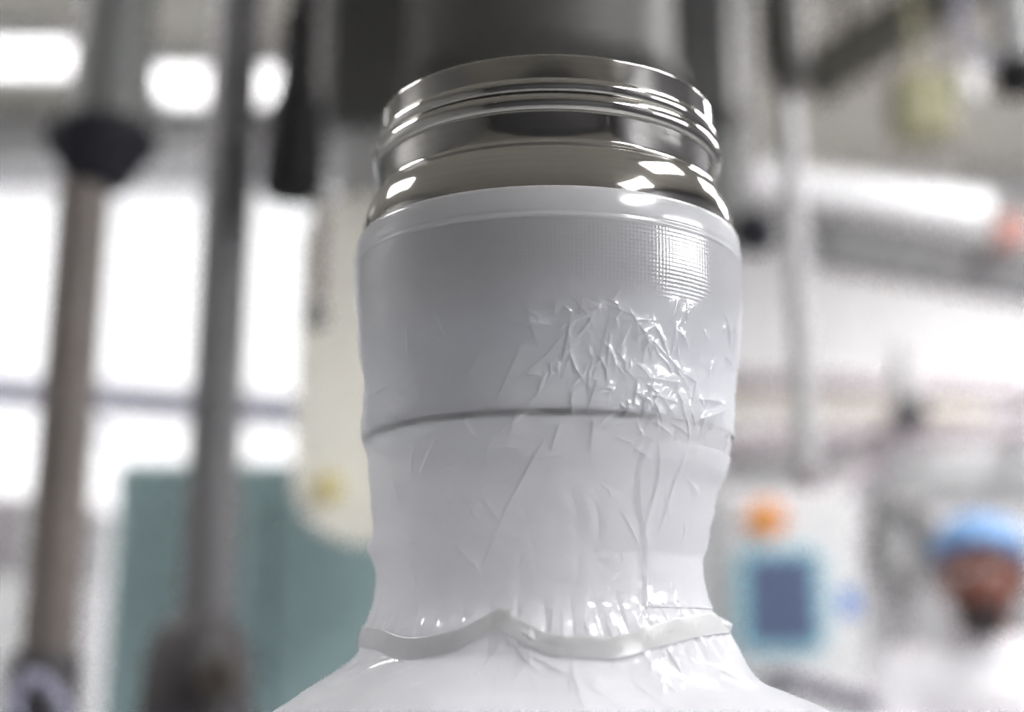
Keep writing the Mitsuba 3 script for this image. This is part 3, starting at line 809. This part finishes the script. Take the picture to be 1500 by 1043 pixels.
def control_cabinet():
    Y = 2.7
    k = px(Y)
    x0, x1, zt = at(1045, 800, Y)[0], at(1262, 800, Y)[0], at(1150, 712, Y)[2]
    t = thing('control_cabinet', 'pale grey control cabinet with a blue screen and an orange button', 'control cabinet')
    obj('body', cbox(((x0 + x1) / 2, Y + 0.2, (zt + 0.05) / 2), (x1 - x0, 0.4, zt - 0.05), 0.015), M_LGREY, t)
    labels[obj('front_panel', cbox((at(1160, 800, Y)[0], Y - 0.006, zt - 0.33), (176 * k, 0.016, 0.62), 0.005), M_WHITE, t)] = {'label': 'white front panel'}
    labels[obj('plinth', cbox(((x0 + x1) / 2, Y + 0.2, 0.025), (x1 - x0 - 0.04, 0.36, 0.05), 0.004), M_BASE, t)] = {'label': 'dark plinth'}
    c = at(1140, 880, Y)
    h = 0.034
    poly = sbox(c[0] - 60 * k + h, c[2] - 72 * k + h, c[0] + 60 * k - h, c[2] + 72 * k - h).buffer(h, 12)
    s = obj('screen_frame', slab(poly, Y - 0.034, Y - 0.013), M_CYAN, t)
    labels[s] = {'label': 'light blue rounded screen frame'}
    labels[obj('screen', cbox((c[0], Y - 0.036, c[2]), (92 * k, 0.008, 118 * k), 0.003), M_SCREEN, s)] = {'label': 'dark blue screen'}
    c = at(1115, 762, Y)
    b = obj('button', rod((c[0], Y - 0.012, c[2]), (c[0], Y - 0.05, c[2]), 22 * k, 32), M_ORANGE, t)
    labels[b] = {'label': 'orange push button'}
    labels[obj('ring', rod((c[0] + 0.006, Y - 0.012, c[2]), (c[0] + 0.006, Y - 0.022, c[2]), 29 * k, 32), M_REDRIM, b)] = {'label': 'reddish ring'}
    c = at(1240, 884, Y)
    labels[obj('label_plate', cbox((c[0], Y - 0.012, c[2]), (28 * k, 0.018, 36 * k), 0.003), M_BLUE, t)] = {'label': 'small blue plate'}
    # dark tray
    Y = 2.35
    p = at(1200, 1012, Y)
    t = thing('key_tray', 'dark violet keyboard tray below the touch screen', 'keyboard')
    R = rotm(16, [0, 1, 0])
    obj('base', cbox(p, (0.17, 0.16, 0.03), 0.006, R), mat('tray', (0.10, 0.09, 0.13), 0.5), t)
    obj('arm', rod(p + [-0.06, 0.06, 0.0], p + [-0.06, 0.326, 0.01], 0.016, 16), M_GREY, t)
    # oval grey hose reel
    Y = 3.45
    k = px(Y)
    c = at(1322, 795, Y)
    t = thing('hose_reel', 'grey oval hose reel between the control cabinet and the person', 'hose reel')
    ring = [c + [36 * k * math.cos(a_), 0, 54 * k * math.sin(a_)] for a_ in np.linspace(0, 2 * np.pi, 48, endpoint=False)]
    obj('ring', tube(ring, 18 * k, 16, True), M_REEL, t)
    labels[obj('hub', cbox(c + [0, 0.03, 0], (52 * k, 0.05, 80 * k), 0.01), M_LGREY, t)] = {'label': 'light grey hub plate'}
    obj('post', rod((c[0], c[1] + 0.06, 0), (c[0], c[1] + 0.06, c[2] + 0.02), 0.025, 20), M_GREY, t)


right_things()
control_cabinet()


# ------------------------------------------------------------------ the person
def ball(p, r, seg=20):
    return m3.Manifold.sphere(r, seg).translate([float(x) for x in p])


def bone(p0, r0, p1, r1, seg=20):
    return m3.Manifold.batch_hull([ball(p0, r0, seg), ball(p1, r1, seg)])


def solid(parts, edge=0.012, smooth=12):
    m = m3.Manifold.batch_boolean(parts, m3.OpType.Add).refine_to_length(edge)
    q = m.to_mesh()
    t = trimesh.Trimesh(q.vert_properties[:, :3], q.tri_verts, process=True)
    trimesh.smoothing.filter_taubin(t, lamb=0.5, nu=0.53, iterations=smooth)
    return t


def ellip(c, r, seg=32):
    return m3.Manifold.sphere(1.0, seg).scale([float(x) for x in r]).translate([float(x) for x in c])


def person():
    t = thing('person', 'bearded person in a white coat and a light blue hairnet', 'person')
    hc = at(1437, 850, 2.95)
    yaw = math.radians(-22)
    Mx = np.eye(4)
    Mx[:3, :3] = [[math.cos(yaw), -math.sin(yaw), 0], [math.sin(yaw), math.cos(yaw), 0], [0, 0, 1]]
    Mx[:3, 3] = [hc[0], hc[1], hc[2] - 1.60]

    def place(m):
        m = m.copy()
        m.apply_transform(Mx)
        return m
    # local frame: faces -y, head centre about z 1.60
    sh = [(-0.185, 0.01, 1.375), (0.185, 0.01, 1.375)]
    el = [(-0.27, -0.02, 1.10), (0.26, -0.02, 1.09)]
    hd = [(-0.10, -0.24, 1.215), (0.17, -0.27, 1.02)]
    hip = [(-0.09, 0.01, 0.90), (0.09, 0.01, 0.90)]
    kn = [(-0.10, -0.01, 0.48), (0.10, -0.01, 0.48)]
    an = [(-0.105, 0.02, 0.08), (0.105, 0.02, 0.08)]
    P = []
    # head: skull, jaw, nose, ears, neck
    P += [ellip((0, 0.01, 1.625), (0.086, 0.103, 0.102)), ellip((0, -0.022, 1.568), (0.074, 0.078, 0.078)), bone((0, -0.06, 1.52), 0.030, (0, -0.02, 1.55), 0.05)]
    P += [bone((0, -0.100, 1.615), 0.010, (0, -0.116, 1.578), 0.015), ellip((0, -0.094, 1.545), (0.026, 0.012, 0.010))]
    P += [ellip((s * 0.088, 0.015, 1.605), (0.012, 0.022, 0.034)) for s in (-1, 1)]
    P += [bone((0, 0.02, 1.56), 0.055, (0, 0.03, 1.40), 0.062)]
    # torso
    P += [m3.Manifold.batch_hull([ellip((0, 0.02, 1.30), (0.165, 0.10, 0.12)), ellip((0, 0.02, 1.10), (0.135, 0.095, 0.10))]),
          m3.Manifold.batch_hull([ellip((0, 0.02, 1.10), (0.135, 0.095, 0.10)), ellip((0, 0.02, 0.93), (0.155, 0.105, 0.10))])]
    for i in (0, 1):
        P += [bone((0, 0.02, 1.40), 0.06, sh[i], 0.058), bone(sh[i], 0.056, el[i], 0.042), bone(el[i], 0.041, hd[i], 0.028)]
        P += [bone(hip[i], 0.088, kn[i], 0.056), bone(kn[i], 0.055, an[i], 0.038), bone(an[i], 0.040, (an[i][0], an[i][1] - 0.12, 0.035), 0.033)]
        # hand: palm, four fingers and a thumb
        a_, b_ = np.array(el[i]), np.array(hd[i])
        f_ = (b_ - a_) / np.linalg.norm(b_ - a_)
        side = np.cross(f_, [0, 0, 1.0])
        side /= np.linalg.norm(side)
        dn = np.cross(side, f_)
        pc = b_ + f_ * 0.05
        P.append(m3.Manifold.batch_hull([ball(b_ + side * s * 0.018 + f_ * 0.01, 0.015, 12) for s in (-1, 1)] + [ball(pc + side * s * 0.032 + f_ * 0.03, 0.013, 12) for s in (-1, 1)]))
        for j, ln in enumerate((0.062, 0.074, 0.070, 0.054)):
            r0 = pc + f_ * 0.03 + side * (0.033 - 0.022 * j)
            k1 = r0 + f_ * ln * 0.45 - dn * 0.008
            k2 = k1 + f_ * ln * 0.3 - dn * 0.018
            k3 = k2 + f_ * ln * 0.15 - dn * 0.02
            P += [bone(r0, 0.0095, k1, 0.009, 10), bone(k1, 0.009, k2, 0.008, 10), bone(k2, 0.008, k3, 0.0075, 10)]
        s = 1 if i == 0 else -1
        r0 = b_ + f_ * 0.03 + side * 0.03 * s
        P += [bone(r0, 0.013, r0 + side * 0.022 * s + f_ * 0.03 - dn * 0.008, 0.010, 10), bone(r0 + side * 0.022 * s + f_ * 0.03 - dn * 0.008, 0.010, r0 + side * 0.022 * s + f_ * 0.055 - dn * 0.018, 0.0085, 10)]
    obj('body', place(solid(P, 0.010, 6)), M_SKIN, t, smooth=True)
    # hairnet: puffed cap with a gathered band
    cap = m3.Manifold.batch_hull([ellip((0, 0.02, 1.672), (0.106, 0.124, 0.082)), ellip((0, 0.025, 1.640), (0.110, 0.125, 0.06))]).trim_by_plane([0.0, 0.25, 1.0], 1.606)
    capm = solid([cap], 0.008, 8)
    capm.vertices += capm.vertex_normals * (0.004 * (meshkit.fbm(capm.vertices * 60, 2, 3) - 0.5)[:, None])
    labels[obj('hairnet', place(capm), M_NET, t, smooth=True)] = {'label': 'puffed light blue hairnet'}
    # beard
    beard = m3.Manifold.batch_hull([ellip((0, -0.062, 1.508), (0.046, 0.050, 0.042)), ellip((0, -0.056, 1.540), (0.056, 0.054, 0.026))]) - ellip((0, -0.108, 1.545), (0.022, 0.03, 0.008))
    labels[obj('beard', place(solid([beard], 0.007, 4)), M_HAIR, t, smooth=True)] = {'label': 'short dark beard'}
    for s in (-1, 1):
        labels[obj('eye', place(trimesh.creation.icosphere(2, 0.012).apply_translation((s * 0.031, -0.084, 1.612))), M_EYE, t, smooth=True)] = {'label': 'eye'}
        br = solid([bone((s * 0.014, -0.091, 1.632), 0.005, (s * 0.048, -0.078, 1.634), 0.004, 10)], 0.006, 2)
        labels[obj('eyebrow', place(br), M_HAIR, t, smooth=True)] = {'label': 'dark eyebrow'}
    # coat
    Q = [m3.Manifold.batch_hull([ellip((0, 0.02, 1.31), (0.178, 0.118, 0.125)), ellip((0, 0.02, 1.08), (0.160, 0.122, 0.10))]),
         m3.Manifold.batch_hull([ellip((0, 0.02, 1.08), (0.160, 0.122, 0.10)), ellip((0, 0.02, 0.62), (0.215, 0.165, 0.05))])]
    Q += [m3.Manifold.batch_hull([ellip((0, 0.028, 1.468), (0.080, 0.078, 0.014)), ellip((0, 0.02, 1.36), (0.13, 0.10, 0.06))])]
    for i in (0, 1):
        w_ = np.array(hd[i]) * 0.92 + np.array(el[i]) * 0.08
        Q += [bone((0, 0.02, 1.395), 0.072, sh[i], 0.074), bone(sh[i], 0.074, el[i], 0.060), bone(el[i], 0.060, w_, 0.046)]
    coat = m3.Manifold.batch_boolean(Q, m3.OpType.Add) - bone((0, 0.02, 1.60), 0.066, (0, 0.03, 1.40), 0.066)
    cm = solid([coat], 0.014, 8)
    cm.vertices += cm.vertex_normals * (0.010 * (meshkit.fbm(cm.vertices * 14, 3, 9) - 0.5)[:, None])
    cm = place(cm)
    labels[obj('coat', cm, M_COAT, t, smooth=True)] = {'label': 'white work coat'}
    tr = [bone(hip[i], 0.098, kn[i], 0.072) for i in (0, 1)] + [bone(kn[i], 0.072, (an[i][0], an[i][1], 0.12), 0.064) for i in (0, 1)]
    labels[obj('trousers', place(solid(tr, 0.02, 4)), M_TROUSER, t, smooth=True)] = {'label': 'white trousers'}
    for i in (0, 1):
        sh_ = m3.Manifold.batch_hull([ellip((an[i][0], an[i][1] + 0.02, 0.05), (0.05, 0.06, 0.055)), ellip((an[i][0], an[i][1] - 0.13, 0.04), (0.048, 0.07, 0.04))])
        sm = place(solid([sh_], 0.012, 4))
        labels[obj('shoe', sm, M_WHITE, t, smooth=True)] = {'label': 'white shoe'}
    zmin = min(meshkit.WRITTEN[scene[k]['filename']][0][:, 2].min() for k in scene if k.startswith(t + '__'))
    return zmin


print('person lowest point', person())
